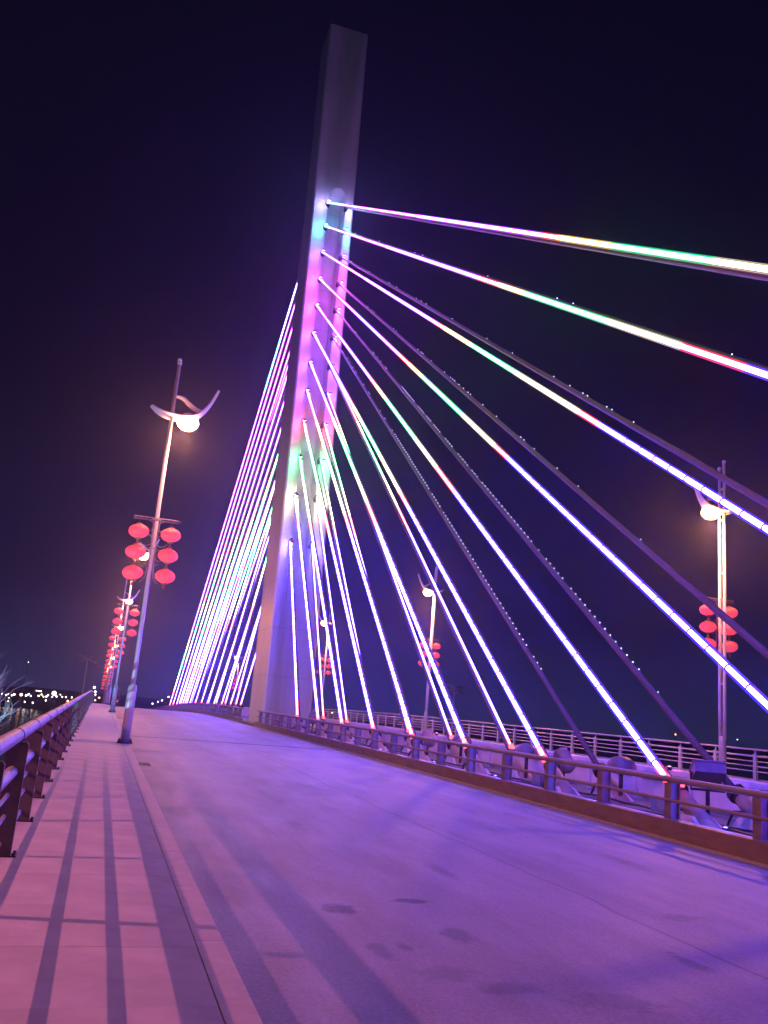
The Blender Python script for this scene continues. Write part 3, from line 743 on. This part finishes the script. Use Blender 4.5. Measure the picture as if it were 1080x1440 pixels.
tree('bare_tree', (-4.5, 36, -3.3), 6.6, 'farther bare tree with faint twigs against the sky at the left edge', 11, Vector((.25, 0, .3)))
ts = thing('tree_spotlight', 'cold white spotlight on the bank under the bare tree', 'spotlight', (-5.6, 20.0, -2.9))
b = MB(); b.lathe([(.08, -.1), (.14, 0), (.14, .12), (.12, .125)], (0, 0, 0), 12); b.build('housing', MAT['dark_metal'], ts)
b = MB(); b.lathe([(.12, .12), (.06, .14), (0, .14)], (0, 0, 0), 12); b.build('lens', MAT['far_bulb'], ts)
light('tree_light', (0, 0, .3), (.25, .62, 1), 6000, ts, .1, spot=95, target=(.5, 6.0, 4.2))

rf = thing('added_river_flood', 'added cold floodlight on a pole at the water edge to brighten the river', 'floodlight', (-16.0, 34.0, -3.2))  # invented lamp out of view, put in to lift the dark water
b = MB(); b.tube([(0, 0, 0), (0, 0, 7.0)], [.10, .06], 8); b.build('pole', MAT['dark_metal'], rf, smooth=True)
b = MB(); b.box(-.3, .3, -.12, .10, 6.9, 7.3); b.build('housing', MAT['dark_metal'], rf)
b = MB(); b.box(-.27, .27, .101, .11, 6.93, 7.27); b.build('lens', MAT['far_bulb'], rf)
light('river_fill_light', (0, .3, 7.1), (.10, .50, 1), 26000, rf, .15, spot=130, target=(2, 60, -14), blend=.8)

# ------------------------------------------------------------------ unlit petal-crowned masts
def mast(loc, h, wd, lab, rz):
    t = thing('petal_mast', lab, 'mast', loc, 'petal-crowned masts beyond the railings', rz)
    b = MB(); b.tube([(0, 0, 0), (0, 0, h)], [.16, .09], 8); b.build('pole', MAT['petal'], t, smooth=True)
    for k_ in range(7):
        a = k_*2*math.pi/7; c, s = math.cos(a), math.sin(a); m = MB(); r0, r1 = .2, wd/2
        up = .5 if k_ % 2 else -.15; wv = wd*.17
        pts = []
        for q in range(5):
            f = q/4; rr_ = lerp(r0, r1, f); zz = h + up*wd*.55*f**.8 - .25*wd*(f**2)*(.4); ww = wv*math.sin(math.pi*(f*.8+.12))
            pts.append((Vector((c*rr_ - s*ww, s*rr_ + c*ww, zz)), Vector((c*rr_ + s*ww, s*rr_ - c*ww, zz))))
        vs = [v for p in pts for v in p] + [v - Vector((0, 0, .06)) for p in pts for v in p]; fs = []
        for q in range(4):
            o = q*2; fs += [(o, o+1, o+3, o+2), (o+10, o+12, o+13, o+11), (o, o+2, o+12, o+10), (o+1, o+11, o+13, o+3)]
        fs += [(0, 10, 11, 1), (8, 9, 19, 18)]
        m.add(vs, fs); m.build('petal', MAT['petal'], t)
mast((-2.9, 165, -5.8), 11.6, 3.3, 'faint pale petal-topped mast standing left of the lamp row far down the walkway', .3)
mast((49.1, 120, -6.9), 12.2, 3.4, 'pale petal-topped mast beyond the far railing between stay cables', 1.0)

# ------------------------------------------------------------------ far lamps over the water
b = MB(); b.tube([(0, 0, 0), (0, 0, 1)], .06, 5)
polem = b.mesh('pole', MAT['dark_metal'])
def globe(m):
    b = MB(); b.lathe([(0, -.5), (.35, -.36), (.5, 0), (.35, .36), (0, .5)], (0, 0, 0), 8); return b.mesh('globe', m, True)
gm, gg = globe(MAT['far_bulb']), globe(MAT['far_bulb_gold'])
def ray(px, pyy):
    dx, dy = (px-540)/1220, -(pyy-720)/1220
    return M.to_3x3() @ Vector((dx, dy, -1))
FAR = [
 (-28.93, 300, -3.77, -5.9, 0.5, 0, 'white far-shore lamp, leftmost in the upper row'),
 (-29.03, 314, -4.23, -5.9, 0.4, 0, 'small far-shore lamp, second lamp of the far shore row'),
 (-27.51, 305, -3.79, -5.9, 0.5, 0, 'white far-shore lamp, third lamp of the far shore row'),
 (-28.43, 319, -5.2, -5.9, 0.3, 0, 'small far-shore lamp, fourth lamp of the far shore row'),
 (-26.87, 310, -4.16, -5.9, 0.5, 0, 'white far-shore lamp, fifth lamp of the far shore row'),
 (-25.43, 301, -3.63, -5.9, 0.6, 0, 'white far-shore lamp, sixth lamp of the far shore row'),
 (-24.49, 315, -3.79, -5.9, 1.0, 0, 'large bright far-shore lamp, seventh lamp of the far shore row'),
 (-22.29, 306, -3.73, -5.9, 0.7, 0, 'white far-shore lamp, eighth lamp of the far shore row'),
 (-22.59, 320, -3.58, -5.9, 0.55, 0, 'white far-shore lamp, ninth lamp of the far shore row'),
 (-21.21, 311, -3.95, -5.9, 0.4, 0, 'small far-shore lamp, tenth lamp of the far shore row'),
 (-19.12, 302, -1.97, -5.9, 0.45, 0, 'white far-shore lamp, eleventh lamp of the far shore row'),
 (-19.18, 316, -3.74, -5.9, 0.6, 0, 'white far-shore lamp, twelfth lamp of the far shore row'),
 (-18.73, 307, -2.09, -5.9, 0.45, 0, 'white far-shore lamp, thirteenth lamp of the far shore row'),
 (-18.95, 321, -2.27, -5.9, 0.4, 0, 'small far-shore lamp, fourteenth lamp of the far shore row'),
 (-18.04, 312, -3.18, -5.9, 0.6, 0, 'white far-shore lamp, fifteenth lamp of the far shore row'),
 (-16.88, 303, -3.7, -5.9, 0.4, 0, 'small far-shore lamp, sixteenth lamp of the far shore row'),
 (-16.75, 317, -3.77, -5.9, 0.6, 0, 'white far-shore lamp, seventeenth lamp of the far shore row'),
 (-15.83, 308, -3.14, -5.9, 0.5, 0, 'white far-shore lamp, eighteenth lamp of the far shore row'),
 (-15.12, 322, -3.8, -5.9, 0.5, 0, 'white far-shore lamp, nineteenth lamp of the far shore row'),
 (-14.32, 313, -2.49, -5.9, 1.6, 0, 'large bright far-shore lamp, twentieth lamp of the far shore row'),
 (-13.04, 304, -3.3, -5.9, 0.5, 0, 'white far-shore lamp, twenty-first lamp of the far shore row'),
 (-12.49, 318, -2.81, -5.9, 0.35, 0, 'small far-shore lamp, twenty-second lamp of the far shore row'),
 (-11.47, 309, -3.39, -5.9, 0.5, 0, 'white far-shore lamp, twenty-third lamp of the far shore row'),
 (-10.01, 300, -3.18, -5.9, 0.5, 0, 'white far-shore lamp, twenty-fourth lamp of the far shore row'),
 (-8.6, 314, -3.38, -5.9, 0.45, 0, 'white far-shore lamp, rightmost in the upper row'),
 (-27.1, 284, -5.47, -7.2, 0.36000000000000004, 0, 'white lamp at the water edge, leftmost in the lower row'),
 (-25.54, 286, -5.51, -7.2, 0.36000000000000004, 0, 'white lamp at the water edge, second from the left in the lower row'),
 (-21.08, 288, -5.33, -7.2, 0.405, 0, 'white lamp at the water edge, third from the left in the lower row'),
 (-18.9, 290, -5.48, -7.2, 0.45, 0, 'white lamp at the water edge, fourth from the left in the lower row'),
 (-15.07, 285, -4.4, -7.2, 0.45, 0, 'white lamp at the water edge, fifth from the left in the lower row'),
 (-8.92, 287, -4.07, -7.2, 0.54, 0, 'white lamp at the water edge, rightmost in the lower row'),
 (-1.86, 290, 0.58, -6, 0.75, 0, 'highest lamp in the cluster where the left railing vanishes'),
 (-1.4, 296, -0.73, -6, 0.6, 0, 'second highest lamp in the cluster where the left railing vanishes'),
 (-1.24, 302, -1.73, -6, 0.5, 0, 'third lamp in the cluster where the left railing vanishes'),
 (-1.04, 308, -3.58, -6, 0.4, 0, 'lowest lamp in the cluster where the left railing vanishes'),
 (0.08, 314, -2.69, -6, 0.5, 1, 'golden lamp in the cluster where the left railing vanishes'),
 (16.91, 300, -3.04, -6, 0.45, 0, 'first lamp of the short row left of the far cable feet'),
 (18.52, 300, -2.33, -6, 0.35, 0, 'second lamp of the short row left of the far cable feet'),
 (19.81, 300, -1.77, -6, 0.55, 1, 'golden third lamp of the short row left of the far cable feet'),
 (21.7, 300, -0.46, -6, 0.5, 0, 'last lamp of the short row left of the far cable feet'),
 (144.8, 200, 1.43, -7.2, 0.35, 1, 'golden lamp beyond the far railing beside an edge-on cable'),
 (164.24, 200, 1.51, -7.2, 0.22, 0, 'small white lamp beyond the far railing at the right edge'),
 (51.72, 200, -0.23, -7.2, 0.35, 0, 'white lamp beyond the far railing just right of the pylon foot'),
 (-22.48, 295, 6.56, -7.2, 0.22, 0, 'lone high white lamp above the far shore at the left')]
for k_, (x, y, z, ground, s, gold, lab) in enumerate(FAR):
    if k_ % 4 == 2 and 'hite lamp' in lab or k_ % 4 == 2 and 'far-shore' in lab: gold = 1; lab = lab.replace('white', 'golden').replace('small lamp', 'small golden lamp').replace('large bright', 'large golden').replace('small far', 'small golden far')
    t = thing('distant_lamp', lab, 'distant lamp', (x, y, ground), 'far lamps over the river')
    p = obj('pole', polem, t); p.scale = (1, 1, z-ground)
    g = obj('globe', gg if gold else gm, t, (0, 0, z-ground)); g.scale = (s*.85, s*.85, s*.85)

# ------------------------------------------------------------------ rider far down the road
def skin_body(name, joints, edges, m, parent):
    me = bpy.data.meshes.new(name); me.from_pydata([j[0] for j in joints], edges, []); o = obj(name, me, parent)
    mo = o.modifiers.new('skin', 'SKIN'); 
    for i_, j in enumerate(joints): me.skin_vertices[0].data[i_].radius = (j[1], j[1]) if not isinstance(j[1], tuple) else j[1]
    me.skin_vertices[0].data[0].use_root = True
    mo.use_smooth_shade = True; sb = o.modifiers.new('sub', 'SUBSURF'); sb.levels = 1; sb.render_levels = 1
    me.materials.append(m); return o
RY = 92.0; rz_ = dz(RY) - .15
sc_ = thing('scooter', 'dark motor scooter ridden away down the road beyond the second lamp post', 'scooter', (1.75, RY, rz_))
for yy in (-.62, .62):
    b = MB(); b.lathe([(.17, -.05), (.24, -.05), (.26, -.02), (.26, .02), (.24, .05), (.17, .05)], (0, yy, .26), 14, 'X'); wv = b.build('wheel', MAT['tyre'], sc_, smooth=True)
    b = MB(); b.lathe([(.0, -.03), (.168, -.045), (.168, .045), (0, .03)], (0, yy, .26), 12, 'X'); b.build('rim', MAT['lamp_metal'], wv)
b = MB(); b.tube([(0, -.72, .52), (0, -.45, .60), (0, -.1, .58), (0, .05, .34), (0, .38, .32), (0, .46, .75), (0, .44, .98)], [.10, .15, .14, .10, .12, .12, .06], 10); b.build('body', MAT['scooter'], sc_, smooth=True)
b = MB(); b.tube([(0, -.62, .74), (0, -.35, .78), (0, -.02, .74)], [.10, .13, .09], 10, sq=(1, .5)); b.build('seat', MAT['tyre'], sc_, smooth=True)
b = MB(); b.tube([(-.34, .34, 1.02), (-.1, .44, 1.0), (.1, .44, 1.0), (.34, .34, 1.02)], .018, 6); b.tube([(0, .46, .98), (0, .62, .26)], .03, 6); b.build('handlebar', MAT['dark_metal'], sc_)
b = MB(); b.box(-.06, .06, -.83, -.80, .50, .56); b.build('tail_lamp', MAT['red_led'], sc_)
per = thing('person', 'person in a dark coat seated on the scooter far down the road', 'person', (1.75, RY, rz_))
J = [((0, -.32, .86), .15), ((0, -.30, 1.08), .15), ((0, -.24, 1.30), .16), ((0, -.20, 1.42), .06), ((-.19, -.22, 1.36), .065), ((-.27, -.02, 1.16), .05), ((-.31, .27, 1.07), .035),
     ((.19, -.22, 1.36), .065), ((.27, -.02, 1.16), .05), ((.31, .27, 1.07), .035), ((-.12, -.05, .82), .09), ((-.15, .18, .74), .075), ((-.14, .16, .44), .05), ((-.14, .28, .37), .04),
     ((.12, -.05, .82), .09), ((.15, .18, .74), .075), ((.14, .16, .44), .05), ((.14, .28, .37), .04), ((0, -.17, 1.52), .075), ((0, -.16, 1.62), .095), ((0, -.165, 1.69), .07)]
E_ = [(0,1),(1,2),(2,3),(2,4),(4,5),(5,6),(2,7),(7,8),(8,9),(0,10),(10,11),(11,12),(12,13),(0,14),(14,15),(15,16),(16,17),(3,18),(18,19),(19,20)]
skin_body('body', J, E_, MAT['cloth'], per)
b = MB(); b.lathe([(0, .125), (.07, .11), (.115, .05), (.125, -.03), (.118, -.07)], (0, -.17, 1.64), 14); b.build('helmet', MAT['scooter'], per, smooth=True)

# ------------------------------------------------------------------ thin night haze that the lamps glow in
hz = MB(); hz.box(-570, 570, -150, 670, -9.2, 56)
hm_ = bpy.data.materials.new('night_haze'); hm_.use_nodes = True; t = hm_.node_tree; t.nodes.clear()
o_ = t.nodes.new('ShaderNodeOutputMaterial'); pv = t.nodes.new('ShaderNodeVolumePrincipled')
pv.inputs['Color'].default_value = (.55, .58, 1.0, 1); pv.inputs['Density'].default_value = .0009; pv.inputs['Anisotropy'].default_value = .86
t.links.new(pv.outputs[0], o_.inputs['Volume'])
tag(hz.build('haze', hm_), kind='stuff')
